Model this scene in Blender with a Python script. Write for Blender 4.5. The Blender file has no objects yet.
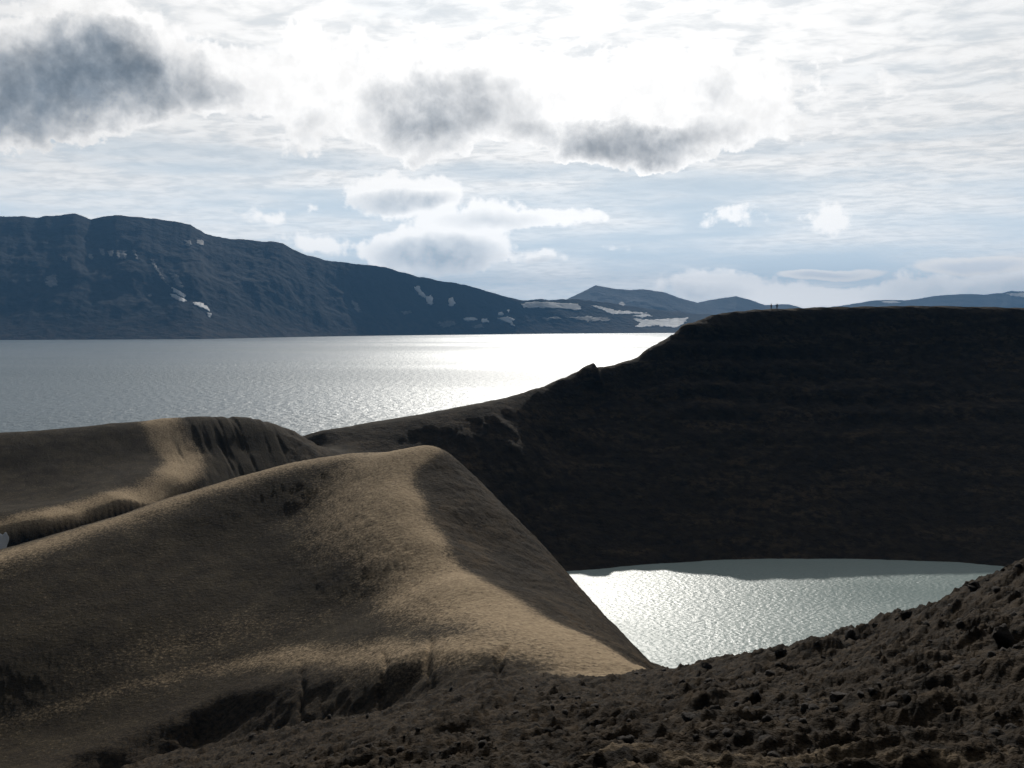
import bpy, bmesh, math, random
import numpy as np
from mathutils import Vector, Matrix
from mathutils.bvhtree import BVHTree

R = math.radians
scene = bpy.context.scene
COL = scene.collection
rng = np.random.default_rng(7)

# ------------------------------------------------------------------ camera
PITCH = 3.55
FOC = 1000.0                                   # focal length in pixels of the 1024 px wide frame
cam_d = bpy.data.cameras.new("camera")
cam = bpy.data.objects.new("camera", cam_d)
COL.objects.link(cam)
cam.location = (0, 0, 0)                       # eye level is z = 0
cam.rotation_euler = (R(90 - PITCH), 0, 0)
cam_d.sensor_width = 36
cam_d.lens = 36 * FOC / 1024
cam_d.clip_start = 0.1
cam_d.clip_end = 60000
scene.camera = cam

# ------------------------------------------------------------------ light
SUN_EL, SUN_AZ = 27.2, 3.0                     # degrees above the horizon / to the right of the view axis
SUN = Vector((math.cos(R(SUN_EL)) * math.sin(R(SUN_AZ)), math.cos(R(SUN_EL)) * math.cos(R(SUN_AZ)), math.sin(R(SUN_EL))))
sl = bpy.data.lights.new("sun", 'SUN')
sl.energy = 5.0
sl.angle = R(0.5)
sl.color = (1.0, 0.955, 0.88)
so = bpy.data.objects.new("sun", sl)
COL.objects.link(so)
so.rotation_euler = (-SUN).to_track_quat('-Z', 'Y').to_euler()

scene.view_settings.view_transform = 'Standard'
scene.view_settings.look = 'None'
scene.view_settings.gamma = 1
scene.view_settings.exposure = -1.0
scene.view_settings.use_curve_mapping = False

LAKE_Z, POND_Z = -60.0, -55.0


def pix_dir(px, py):
    u, v = (px - 512) / FOC, (384 - py) / FOC
    p = R(PITCH)
    return (u, math.cos(p) + math.sin(p) * v, -math.sin(p) + math.cos(p) * v)


def P(px, py, Y):
    """real-world point seen at a pixel, at distance Y along the view axis"""
    d = pix_dir(px, py)
    k = Y / d[1]
    return (d[0] * k, Y, d[2] * k)


def G(px, py, z):
    d = pix_dir(px, py)
    k = z / d[2]
    return (d[0] * k, d[1] * k, z)


# ------------------------------------------------------------------ node helper
class NT:
    def __init__(s, tree):
        s.t = tree
        s.n = tree.nodes
        s.n.clear()

    def new(s, typ, **kw):
        nd = s.n.new(typ)
        for k, v in kw.items():
            setattr(nd, k, v)
        return nd

    def put(s, sock, v):
        if v is None:
            return
        if isinstance(v, bpy.types.NodeSocket):
            s.t.links.new(v, sock)
        else:
            sock.default_value = v

    def math(s, op, a, b=None, c=None, clamp=False):
        nd = s.new('ShaderNodeMath', operation=op, use_clamp=clamp)
        s.put(nd.inputs[0], a); s.put(nd.inputs[1], b); s.put(nd.inputs[2], c)
        return nd.outputs[0]

    def vmath(s, op, a, b=None, c=None, out=0):
        nd = s.new('ShaderNodeVectorMath', operation=op)
        s.put(nd.inputs[0], a)
        if b is not None:
            s.put(nd.inputs['Scale'] if op == 'SCALE' else nd.inputs[1], b)
        if c is not None:
            s.put(nd.inputs[2], c)
        return nd.outputs['Value'] if op in ('LENGTH', 'DOT_PRODUCT', 'DISTANCE') else nd.outputs[0]

    def ramp(s, v, a, b, lo=0.0, hi=1.0, smooth=True):
        nd = s.new('ShaderNodeMapRange', interpolation_type='SMOOTHSTEP' if smooth else 'LINEAR')
        s.put(nd.inputs[0], v)
        for i, q in enumerate((a, b, lo, hi)):
            s.put(nd.inputs[i + 1], q)
        return nd.outputs[0]

    def noise(s, vec, scale, detail=4, rough=0.5, color=False, dist=0.0):
        nd = s.new('ShaderNodeTexNoise')
        s.put(nd.inputs['Vector'], vec)
        nd.inputs['Scale'].default_value = scale
        nd.inputs['Detail'].default_value = detail
        nd.inputs['Roughness'].default_value = rough
        nd.inputs['Distortion'].default_value = dist
        return nd.outputs['Color' if color else 'Fac']

    def mix(s, f, a, b, blend='MIX'):
        nd = s.new('ShaderNodeMix', data_type='RGBA', blend_type=blend)
        s.put(nd.inputs[0], f)
        s.put(nd.inputs[6], a if isinstance(a, bpy.types.NodeSocket) else (*a, 1))
        s.put(nd.inputs[7], b if isinstance(b, bpy.types.NodeSocket) else (*b, 1))
        return nd.outputs[2]

    def mapping(s, vec, loc=(0, 0, 0), scale=(1, 1, 1), rot=(0, 0, 0), typ='POINT'):
        nd = s.new('ShaderNodeMapping', vector_type=typ)
        s.put(nd.inputs['Vector'], vec)
        nd.inputs['Location'].default_value = loc
        nd.inputs['Scale'].default_value = scale
        nd.inputs['Rotation'].default_value = rot
        return nd.outputs[0]


# ------------------------------------------------------------------ world: Nishita sky with clouds by direction
world = bpy.data.worlds.new("World")
scene.world = world
world.use_nodes = True
w = NT(world.node_tree)
sky = w.new('ShaderNodeTexSky', sky_type='NISHITA')
sky.sun_disc = False
sky.sun_elevation = R(SUN_EL)
sky.sun_rotation = R(SUN_AZ)
sky.altitude = 1100
sky.air_density = 1.0
sky.dust_density = 1.0
d = w.new('ShaderNodeTexCoord').outputs['Generated']
sep = w.new('ShaderNodeSeparateXYZ')
w.put(sep.inputs[0], d)
az = w.math('ARCTAN2', sep.outputs[0], sep.outputs[1])
el = w.math('ARCSINE', sep.outputs[2])
cmb = w.new('ShaderNodeCombineXYZ')
w.put(cmb.inputs[0], az); w.put(cmb.inputs[1], el)
ae = cmb.outputs[0]
# thin high cloud seen in perspective: noise on a flat layer overhead
den = w.math('ADD', w.math('MAXIMUM', sep.outputs[2], 0.0), 0.07)
flat = w.vmath('DIVIDE', d, None)
cd = w.new('ShaderNodeCombineXYZ')
for i in range(3):
    w.put(cd.inputs[i], den)
w.put(flat.node.inputs[1], cd.outputs[0])
flat = w.mapping(flat, scale=(1, 1, 0), rot=(0, 0, R(18)))
veil_big = w.noise(flat, 0.7, 5, 0.55, dist=0.3)
veil_fine = w.noise(w.mapping(flat, scale=(1.0, 1.35, 1)), 5.5, 5, 0.6, dist=0.5)

sund = w.vmath('DOT_PRODUCT', d, tuple(SUN))
glow = w.math('POWER', w.math('MAXIMUM', sund, 0.0), 9.0)       # forward scattering round the sun
front = w.ramp(sund, 0.50, 0.80)

def ae_of(px, py):
    v = Vector(pix_dir(px, py)).normalized()
    return math.atan2(v.x, v.y), math.asin(v.z)

nz1 = w.noise(d, 9.0, 6, 0.58, color=True)
nz2 = w.noise(d, 34.0, 5, 0.6, color=True)
wob = w.vmath('ADD', w.vmath('SCALE', w.vmath('SUBTRACT', nz1, (0.5, 0.5, 0.5)), 0.085),
              w.vmath('SCALE', w.vmath('SUBTRACT', nz2, (0.5, 0.5, 0.5)), 0.032))
ae_w = w.vmath('MULTIPLY', w.vmath('ADD', ae, wob), (1, 1, 0))
ae_m = w.vmath('MULTIPLY', w.vmath('ADD', ae, w.vmath('SCALE', wob, 0.62)), (1, 1, 0))
ae_s = w.vmath('MULTIPLY', w.vmath('ADD', ae, w.vmath('SCALE', wob, 0.38)), (1, 1, 0))

def blob(px, py, a, b, wt, acc, co):
    u, v = ae_of(px, py)
    g = w.new('ShaderNodeTexGradient', gradient_type='SPHERICAL')
    w.put(g.inputs[0], w.mapping(co, loc=(u, v, 0), scale=(a / FOC, b / FOC, 1), typ='TEXTURE'))
    return w.math('MULTIPLY_ADD', g.outputs['Fac'], wt, acc)

# heavy cumulus: extent (T), and the thick shaded middle that sits lower (D)
T = 0.0
for bl in ((60, 86, 110, 62, 1.1), (130, 80, 100, 72, 1.1), (92, 48, 70, 44, .8), (210, 94, 90, 46, 0.8), (0, 96, 90, 52, .9),
           (430, 118, 85, 62, 1.0), (490, 104, 95, 62, .9), (395, 138, 60, 46, .6), (610, 138, 140, 46, .9), (700, 126, 100, 50, .7),
           (725, 96, 85, 52, .7), (560, 100, 125, 70, .7), (310, 130, 64, 72, .6), (650, 100, 100, 56, .6), (820, 108, 110, 50, .5), (320, 80, 130, 70, .6)):
    T = blob(bl[0], bl[1] - 12, *bl[2:], T, ae_w)
D = 0.0
for bl in ((50, 90, 118, 52, 1.6), (132, 86, 96, 56, 1.5), (90, 54, 66, 48, .9), (215, 104, 76, 30, 0.6), (-10, 100, 84, 46, 1.2),
           (415, 128, 80, 56, 1.15), (480, 112, 88, 54, .75), (610, 150, 125, 30, 1.15), (680, 142, 90, 26, .6), (716, 98, 60, 42, .62), (545, 122, 70, 40, .3), (310, 138, 44, 54, .55)):
    D = blob(bl[0], bl[1] - 7, *bl[2:], D, ae_w)
# small fair-weather clouds low down
S = 0.0
for bl in ((400, 196, 66, 26, 1.35), (435, 190, 40, 20, .8), (438, 248, 84, 30, 1.9), (400, 246, 44, 22, .8), (480, 216, 90, 20, .9), (565, 219, 48, 12, .9), (520, 222, 60, 12, .6),
           (538, 256, 34, 9, 1.0), (262, 215, 42, 15, .8), (330, 248, 44, 14, .7), (315, 210, 14, 10, .6), (290, 238, 80, 14, .5),
           (830, 218, 44, 20, .7), (735, 216, 60, 16, .5), (615, 248, 26, 9, .5)):
    S = blob(*bl, S, ae_s)
for bl in ((700, 288, 70, 26, .8), (760, 292, 90, 20, .8), (860, 300, 130, 18, .8), (960, 285, 110, 24, .8), (930, 296, 120, 16, .8), (1080, 282, 120, 34, .8)):
    S = blob(*bl, S, ae_s)
bil = w.noise(w.vmath('ADD', d, (0.3, 0.1, 0.7)), 30.0, 3, 0.5)
puff = w.math('SUBTRACT', w.math('MULTIPLY', w.math('ABSOLUTE', w.math('SUBTRACT', bil, 0.5)), 3.0), 0.22)
lump = w.math('SUBTRACT', w.noise(d, 20.0, 8, 0.62, dist=0.2), 0.5)
fluff = w.math('SUBTRACT', w.noise(w.vmath('ADD', d, (3.1, 1.7, 0.4)), 46.0, 6, 0.62), 0.5)
Tn = w.math('ADD', w.math('MULTIPLY_ADD', lump, 1.5, w.math('MULTIPLY_ADD', D, 0.9, T)), w.math('MULTIPLY_ADD', puff, 0.45, w.math('MULTIPLY', fluff, 0.9)))
Tn = w.math('MULTIPLY', Tn, w.ramp(T, 0.0, 0.15))
Dn = w.math('MULTIPLY', D, w.math('MULTIPLY_ADD', lump, 1.7, w.math('MULTIPLY_ADD', fluff, 0.9, w.math('MULTIPLY_ADD', puff, 0.5, 0.9))))
Sn = w.math('MULTIPLY', w.math('ADD', w.math('MULTIPLY_ADD', lump, 0.8, S), w.math('MULTIPLY_ADD', puff, 0.25, w.math('MULTIPLY', fluff, 1.5))), w.ramp(S, 0.0, 0.2))

# smooth lens clouds low on the right
Ln = 0.0
for bl in ((832, 274, 58, 6.5, 1.5), (806, 273, 30, 5, .8), (975, 264, 56, 9, 1.5), (958, 268, 40, 7, .8), (1004, 262, 40, 8, .7)):
    Ln = blob(*bl, Ln, w.vmath('MULTIPLY', w.vmath('ADD', ae, w.vmath('SCALE', wob, 0.22)), (1, 1, 0)))

# radiances are in the sky texture's own units (the Background node scales them down)
K = 20.0
blue = w.mix(1.0, sky.outputs[0], (1.0, 1.0, 1.0), 'MULTIPLY')
clear = w.mix(w.math('MULTIPLY', front, 0.9), w.vmath('SCALE', blue, 0.08), (0.68 * K, 0.80 * K, 0.90 * K))
white = w.vmath('SCALE', w.mix(0.0, (1.0, 0.985, 0.965), (1, 1, 1)), w.math('MULTIPLY_ADD', glow, 0.54 * K, w.math('MULTIPLY', front, 0.80 * K)))
# veil: more of it high up and towards the sun
hi = w.ramp(el, 0.10, 0.22)
lowband = w.ramp(w.noise(w.mapping(ae, scale=(1.2, 9, 1)), 3.2, 4, .5), 0.36, 0.64)
veil = w.math('ADD', w.math('MULTIPLY', hi, w.ramp(veil_big, 0.25, 0.55, 0.60, 1.0)), w.math('MULTIPLY', lowband, 0.75), clamp=True)
rip = w.math('SUBTRACT', w.math('ADD', w.math('MULTIPLY', veil_fine, 0.65), w.math('MULTIPLY', w.noise(w.mapping(flat, scale=(1, 1.2, 1), rot=(0, 0, R(-24))), 13.0, 5, .6), 0.35)), 0.5)
veil = w.math('MULTIPLY', veil, w.ramp(rip, -0.15, 0.05, 0.70, 1.0))
veil = w.math('MULTIPLY', veil, w.ramp(sund, -0.2, 0.7, 0.25, 1.0))
c = w.mix(w.math('MULTIPLY', veil, 0.94), clear, w.vmath('SCALE', white, w.ramp(rip, -.15, .12, 0.86, 1.08)))
# cumulus alpha and darkness by thickness
aT = w.ramp(Tn, 0.25, 0.52)
kT = w.math('SUBTRACT', 1.0, w.math('POWER', 2.718, w.math('MULTIPLY', w.math('MAXIMUM', w.math('SUBTRACT', Dn, 0.30), 0.0), -1.35)))
edge = w.vmath('SCALE', white, w.ramp(fluff, -.2, .2, 0.98, 1.16))
colT = w.mix(kT, edge, w.vmath('SCALE', w.mix(0.0, (0.150 * K, 0.190 * K, 0.235 * K), (1, 1, 1)), w.math('MULTIPLY', w.ramp(fluff, -.2, .2, 1.15, 0.92), w.ramp(lump, -.16, .16, 1.25, 0.88))))
c = w.mix(w.math('MULTIPLY', aT, w.ramp(sund, 0, .5)), c, colT)
aS = w.ramp(Sn, 0.20, 0.56)
SD = 0.0
for bl in ((440, 254, 66, 22, 1.3), (405, 250, 44, 16, .6), (398, 201, 52, 13, 1.0), (430, 200, 30, 9, .5), (490, 222, 60, 9, .4), (700, 296, 60, 14, .5), (960, 292, 90, 14, .5), (1060, 290, 90, 18, .6), (538, 259, 26, 5, .5)):
    SD = blob(*bl, SD, ae_s)
kS = w.math('MULTIPLY', w.math('SUBTRACT', 1.0, w.math('POWER', 2.718, w.math('MULTIPLY', SD, -1.6))), w.math('MULTIPLY_ADD', fluff, 1.6, 1.0), clamp=True)
colS = w.mix(kS, w.vmath('SCALE', white, 1.10), (0.42 * K, 0.49 * K, 0.56 * K))
c = w.mix(w.math('MULTIPLY', aS, 0.88), c, colS)
c = w.mix(w.math('MULTIPLY', w.ramp(Ln, 0.05, 0.45), 0.9), c, w.mix(w.ramp(Ln, 0.5, 1.6), w.vmath('SCALE', white, 0.98), (0.74 * K, 0.77 * K, 0.81 * K)))
c = w.vmath('SCALE', c, w.ramp(el, 0.16, 0.0, 1.0, 1.75, smooth=False))
bg = w.new('ShaderNodeBackground')
w.put(bg.inputs['Color'], c)
bg.inputs['Strength'].default_value = 0.1
wo = w.new('ShaderNodeOutputWorld')
w.t.links.new(bg.outputs[0], wo.inputs[0])
world.cycles.sampling_method = 'MANUAL'
world.cycles.sample_map_resolution = 512

# ------------------------------------------------------------------ numpy noise
def _hash(ix, iy, seed):
    h = (ix.astype(np.int64) * 374761393 + iy.astype(np.int64) * 668265263 + seed * 1442695041) & 0x7fffffff
    h = ((h ^ (h >> 13)) * 1274126177) & 0x7fffffff
    return (h ^ (h >> 16)) & 0x7fffffff


def gnoise(x, y, seed=0):
    ix, iy = np.floor(x), np.floor(y)
    fx, fy = x - ix, y - iy
    ux, uy = fx * fx * fx * (fx * (fx * 6 - 15) + 10), fy * fy * fy * (fy * (fy * 6 - 15) + 10)

    def gr(ox, oy):
        a = _hash(ix + ox, iy + oy, seed) * (2 * math.pi / 0x7fffffff)
        return np.cos(a) * (fx - ox) + np.sin(a) * (fy - oy)
    n0 = gr(0, 0) * (1 - ux) + gr(1, 0) * ux
    n1 = gr(0, 1) * (1 - ux) + gr(1, 1) * ux
    return (n0 * (1 - uy) + n1 * uy) * 1.5


def fbm(x, y, oct=4, seed=0, gain=0.5, ridged=False):
    o, a, f, t = 0.0, 1.0, 1.0, 0.0
    for k in range(oct):
        n = gnoise(x * f, y * f, seed + 17 * k)
        if ridged:
            n = 1 - 2 * np.abs(n)
        o = o + a * n
        t += a
        a *= gain
        f *= 2.03
    return o / t


def sstep(x, a, b):
    t = np.clip((x - a) / (b - a), 0, 1)
    return t * t * (3 - 2 * t)


# ------------------------------------------------------------------ terrain control points
C = []
def c_(*pts):
    C.extend(pts)

# camera's own stand on the crater rim and the near slope
c_((0, 0, -1.7), (-6, -6, -1.2), (8, -4, -1.4), (-12, 2, -4.5), (0, -20, -1), (30, -10, -3), (-30, -15, -6))
c_(P(512, 768, 11), P(640, 768, 9.5), P(780, 768, 8.2), P(900, 768, 7.6), P(1024, 768, 7.2), P(400, 768, 15), P(1100, 768, 7))
c_(P(860, 735, 10.0), P(1000, 735, 9), P(720, 735, 12.5), P(600, 735, 16.5), P(500, 735, 23))
c_(P(700, 700, 23), P(800, 690, 20), P(900, 680, 17.5), P(1000, 670, 15.5), P(600, 705, 30), P(520, 705, 38), P(760, 672, 34), P(900, 640, 26), P(1010, 614, 21))
c_(P(850, 660, 33), P(900, 632, 33), P(940, 616, 30))
near_sil = [(1024, 564, 27), (980, 589, 30), (940, 602, 33), (900, 618, 36), (850, 639, 40), (800, 648, 45), (740, 658, 51), (700, 668, 55), (662, 673, 60)]
for q in near_sil:
    c_(P(*q))
    p = P(*q)
    c_((p[0] + 5.5, p[1] + 9, p[2] - 8.8))
    c_((p[0] + 17, p[1] + 24, p[2] - 24))
c_(P(700, 692, 34), P(700, 680, 45), P(740, 680, 33), P(740, 670, 42), P(800, 660, 30), P(800, 652, 38), P(850, 662, 27), P(850, 652, 33), P(900, 633, 30), P(940, 610, 27), P(662, 694, 40), P(662, 683, 50), P(620, 700, 38), P(620, 686, 50))
c_(P(1150, 505, 24), P(1300, 450, 24), (25, 14, -2.0), (45, 28, -4))
# outer valley on the left
c_(P(0, 790, 60), P(100, 762, 68), P(200, 724, 72), P(300, 703, 68), P(380, 690, 64), P(440, 675, 60.5), P(540, 672, 59.5), P(600, 676, 60), P(645, 677, 60.5))
c_(P(330, 735, 50), P(420, 712, 48), P(250, 768, 47), P(500, 690, 49), (-22, 40, -23), (-14, 25, -14.5), (-34, 55, -29), (-60, 60, -33), (-60, 20, -25), (-110, 80, -38))
# bench with the pale streak
c_(P(0, 722, 80), P(100, 695, 82), P(200, 668, 84), P(280, 656, 82), P(350, 655, 76), P(440, 650, 68), P(540, 652, 65), P(610, 660, 64))
# near knoll: crest, left flank, right flank
c_(P(432, 446, 122), P(400, 450, 123), P(360, 454, 124), P(300, 462, 125), P(250, 474, 123), P(200, 490, 120), P(140, 511, 116), P(80, 530, 112), P(0, 557, 106), P(-120, 590, 100))
c_(P(405, 468, 114.5), P(405, 500, 105), P(425, 540, 95.5), P(460, 580, 85), P(520, 612, 76), P(580, 640, 69), P(640, 666, 63.5))
c_(P(300, 510, 112.7), P(300, 570, 99), P(300, 620, 89), P(200, 550, 106), P(200, 610, 94), P(100, 570, 101), P(100, 640, 89), P(0, 600, 96), P(0, 670, 85), P(370, 600, 89), P(420, 612, 80))
right_sil = [(452, 456, 121), (480, 483, 118), (520, 524, 113), (560, 569, 106), (600, 612, 96), (630, 643, 85), (655, 668, 72)]
for q in right_sil:
    c_(P(*q))
for q in right_sil:
    p = P(*q)
    for dd, dz in ((4, 3.3), (10, 9.5), (18, 17.5), (28, 27.0)):
        if p[2] - dz > -57:
            c_((p[0] + .7 * dd, p[1] + .7 * dd, p[2] - dz))
c_(P(432, 470, 114.5), P(440, 490, 110))
c_(P(455, 500, 108.5), P(480, 545, 101), P(530, 590, 91), P(590, 632, 77))
# behind the near knoll
c_((-20, 138, -22), (-40, 138, -27), (-65, 128, -32), (-95, 120, -36), (-10, 142, -31), (-35, 160, -36), (-70, 142, -38), (-110, 140, -39), (-14, 165, -43), (-25, 195, -47))
# back knoll with its crest path and the dark step below it
bt = [(-150, 447, 205), (0, 433, 210), (60, 429, 213), (110, 424, 216), (165, 419, 220), (215, 417, 222), (250, 419, 223), (280, 426, 225), (300, 435, 228)]
for q in bt:
    p = P(*q)
    c_(p, (p[0] - 2, p[1] + 16, p[2] - 5.5), (p[0] - 4, p[1] + 60, p[2] - 22))
c_(P(0, 470, 193), P(0, 508, 170), P(60, 465, 196), P(60, 500, 176), P(120, 460, 201), P(110, 482, 186), P(165, 438, 212), P(185, 460, 203), P(172, 480, 190), P(120, 499, 175), P(50, 521, 160), P(0, 534, 154))
c_(P(240, 445, 212), P(285, 446, 216), P(255, 465, 206))
for px, py, Y in ((190, 480, 190), (150, 496, 178), (100, 511, 166), (50, 527, 156.5)):
    p = P(px, py, Y)
    c_((p[0], p[1] - 4.2, p[2] - 4.0), (p[0] - 1, p[1] - 11, p[2] - 6.0))
# saddle and the far rim
far_rim = [(318, 433, 250), (380, 421, 258), (440, 411, 264), (480, 403, 270), (520, 395, 278), (560, 381, 288), (585, 370, 294), (612, 369, 298), (640, 357, 304), (665, 340, 310),
           (680, 330, 313), (700, 320, 318), (725, 314, 322), (760, 311.5, 326), (800, 310, 329), (860, 308.5, 331), (930, 308, 331), (1024, 310, 327), (1150, 313, 312), (1300, 316, 285)]
def smooth_rim(pts, step=22):
    a = np.array(pts, float)
    xs = np.arange(a[0, 0], a[-1, 0] + 1, step)
    out = []
    for k in (1, 2):
        y = np.interp(np.arange(a[0, 0], a[-1, 0] + 1, 2), a[:, 0], a[:, k])
        g = np.exp(-np.linspace(-2, 2, 13) ** 2); g /= g.sum()
        y2 = np.convolve(np.pad(y, 6, mode='edge'), g, 'valid')
        out.append(np.interp(xs, np.arange(a[0, 0], a[-1, 0] + 1, 2), y2))
    return [(float(x), float(p), float(q)) for x, p, q in zip(xs, *out)]
rim_keys = far_rim
far_rim = smooth_rim(far_rim)
far_shore = [(480, 576), (530, 573), (570, 571), (640, 565), (720, 560), (850, 559), (950, 562), (1000, 566), (1060, 570), (1130, 577)]
for px, py, Y in far_rim:
    p = P(px, py, Y)
    k = sstep(np.array(px), 560, 720)
    if px < 440 and int(px) % 3 == 0:
        c_(p)
        continue
    c_(p, (p[0] * 1.03, p[1] * 1.03, p[2] - 1.5 + 0.1 * k), (p[0] * 1.15, p[1] * 1.15, p[2] - 12 + 9 * k), (p[0] * 1.35, p[1] * 1.35, p[2] - 28 + 16 * k))
for px, py in far_shore:
    c_(G(px, py, POND_Z))
fs = np.array([G(px, py, POND_Z) for px, py in far_shore])
for px, py, Y in [q for q in far_rim if 545 < q[0] < 1120]:
    r_ = np.array(P(px, py, Y))
    f_ = fs[np.argmin(np.abs(fs[:, 0] / fs[:, 1] - (px - 512) / FOC - 0.0))]
    f_ = np.array([np.interp(r_[0] / r_[1], fs[:, 0] / fs[:, 1], fs[:, 0]), np.interp(r_[0] / r_[1], fs[:, 0] / fs[:, 1], fs[:, 1]), POND_Z])
    for t, dz in ((0.035, .06), (0.10, .17), (0.3, .41), (0.62, .70), (0.86, .90)):
        c_(tuple(np.array([r_[0] + (f_[0] - r_[0]) * t, r_[1] + (f_[1] - r_[1]) * t, r_[2] + (POND_Z - r_[2]) * dz])))
for px, Y, z in ((380, 236, -32.5), (410, 238, -33), (440, 240, -33.5), (480, 246, -32.8), (515, 252, -32.5), (400, 222, -40), (450, 222, -41)):
    c_(((px - 512) / FOC * Y, Y, z))
# pond bed and the hidden shores
for a in range(0, 360, 40):
    c_((60 + 34 * math.cos(R(a)), 186 + 30 * math.sin(R(a)), -59))
c_((60, 186, -60), (8, 190, -53), (14, 160, -53), (30, 138, -53), (55, 126, -53), (85, 132, -53), (135, 150, -53), (160, 180, -53), (166, 212, -52))
c_((0, 178, -52), (-6, 205, -50), (215, 180, -14), (190, 120, -12), (120, 80, -10), (225, 240, 0), (80, 50, -8), (260, 160, 2))
# far field
for px, z in ((690, -5.5), (715, -1.5), (740, 0.5), (780, 1.5)):
    c_(((px - 512) / FOC * 375, 375, z))
for px in range(760, 1400, 60):
    for Y in (430, 480, 540):
        c_(((px - 512) / FOC * Y, Y, -3 - (Y - 400) * .09))
for px, z in ((520, -54), (580, -46), (640, -38), (700, -17), (730, -8)):
    for Y in (430, 500):
        c_(((px - 512) / FOC * Y, Y, z - (Y - 430) * .12))
for a, z in ((-180, -20), (-150, -24), (-120, -32), (-95, -42), (120, -10), (150, -15), (90, -5)):
    for r_ in (150, 350, 620):
        c_((r_ * math.sin(R(a)), r_ * math.cos(R(a)), z - r_ * .01))
for a in range(-75, 70, 12):
    k = 620
    c_((k * math.sin(R(a)), k * math.cos(R(a)), -72 if a < 8 else -50))

C = np.array(C)
LAM = 0.0
def tps_fit(C, scale=100.0):
    X = C[:, :2] / scale
    n = len(X)
    D = np.hypot(X[:, None, 0] - X[None, :, 0], X[:, None, 1] - X[None, :, 1])
    Km = np.where(D > 1e-9, D * D * np.log(D + 1e-12), 0)
    A = np.zeros((n + 3, n + 3))
    A[:n, :n] = Km + np.eye(n) * 2e-5
    A[:n, n] = 1; A[:n, n + 1:] = X
    A[n:, :n] = A[:n, n:].T
    b = np.zeros(n + 3); b[:n] = C[:, 2]
    s = np.linalg.solve(A, b)
    def ev(x, y):
        sh = x.shape
        x, y = x.ravel() / scale, y.ravel() / scale
        out = np.empty(len(x))
        for i in range(0, len(x), 20000):
            xs, ys = x[i:i + 20000], y[i:i + 20000]
            d2 = (xs[:, None] - X[None, :, 0]) ** 2 + (ys[:, None] - X[None, :, 1]) ** 2
            out[i:i + 20000] = (0.5 * d2 * np.log(d2 + 1e-18)) @ s[:n] + s[n] + s[n + 1] * xs + s[n + 2] * ys
        return out.reshape(sh)
    return ev
base_z = tps_fit(C)

# polar net: fine in front, coarse behind
th = np.concatenate([np.arange(-180, -42, 3.0), np.arange(-42, 38, 0.058), np.arange(38, 180.1, 3.0)])
th[-1] = 180
rr = [0.6]
while rr[-1] < 9500:
    q = rr[-1]
    rr.append(q * (1.05 if q < 5.5 else 1.0058 if q < 130 else 1.0046 if q < 395 else 1.02 if q < 640 else 1.15))
rr = np.array(rr)
TH, RR = np.meshgrid(R(1) * th, rr)
GX, GY = RR * np.sin(TH), RR * np.cos(TH)
# spline on a thinner net, then bilinear
i_r = np.unique(np.concatenate([np.arange(0, len(rr), 2), [len(rr) - 1]]))
i_t = np.unique(np.concatenate([np.arange(0, len(th), 5), [len(th) - 1]]))
def clampr(x, y):
    r = np.hypot(x, y); k = np.minimum(1, 640 / np.maximum(r, 1e-6))
    return x * k, y * k
zc = base_z(*clampr(GX[np.ix_(i_r, i_t)], GY[np.ix_(i_r, i_t)]))
tmp = np.empty((len(i_r), len(th)))
for i in range(len(i_r)):
    tmp[i] = np.interp(np.arange(len(th)), i_t, zc[i])
Z = np.empty(RR.shape)
for j in range(len(th)):
    Z[:, j] = np.interp(np.arange(len(rr)), i_r, tmp[:, j])
# beyond the land: under the lake ahead, plains behind
fa = sstep(np.abs(np.degrees(TH) - 0), 80, 110)
farz = -75 * (1 - fa) + (-38 + 12 * fbm(GX / 900, GY / 900, 3, 5)) * fa
kf = sstep(RR, 520, 900)
Z = Z * (1 - kf) + farz * kf

# ------------------------------------------------------------------ regions of the land
def poly_dist(x, y, pts):
    dmin = np.full(x.shape, 1e9)
    for (ax, ay), (bx, by) in zip(pts[:-1], pts[1:]):
        vx, vy = bx - ax, by - ay
        t = np.clip(((x - ax) * vx + (y - ay) * vy) / (vx * vx + vy * vy), 0, 1)
        dmin = np.minimum(dmin, np.hypot(x - ax - t * vx, y - ay - t * vy))
    return dmin

def side_y(x, pts):
    return np.interp(x, [p[0] for p in pts], [p[1] for p in pts])

gully = [P(*q)[:2] for q in ((-400, 900, 55), (0, 790, 60), (100, 762, 68), (200, 724, 72), (300, 703, 68), (380, 690, 64), (440, 675, 60.5), (540, 672, 59.5), (600, 676, 60), (655, 676, 60.5))] + [(30, 88), (60, 125), (400, 130)]
g_y = side_y(GX, gully)
m_near = sstep(GY - g_y, 3.0, -3.0)                                   # near slope: 1
behind = [(-400, 140), (-120, 138), (-70, 144), (-35, 158), (-12, 158), (0, 170), (8, 190), (400, 190)]
b_y = side_y(GX, behind)
m_knoll = (1 - m_near) * sstep(GY - b_y, 2, -2)
sad = -46 - 0.2 * (GY - 200)
m_back = (1 - m_near) * (1 - m_knoll) * sstep(GX - sad, 2, -2)
m_far = np.clip(1 - m_near - m_knoll - m_back, 0, 1)
fade = 1 - sstep(RR, 450, 700)

# base slope before the small relief
def slope_of(Z):
    dr = np.gradient(Z, axis=0) / np.gradient(RR, axis=0)
    dt = np.gradient(Z, axis=1) / (np.gradient(TH, axis=1) * RR)
    return dr, dt, np.degrees(np.arctan(np.hypot(dr, dt)))
_, _, SL = slope_of(Z)

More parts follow.
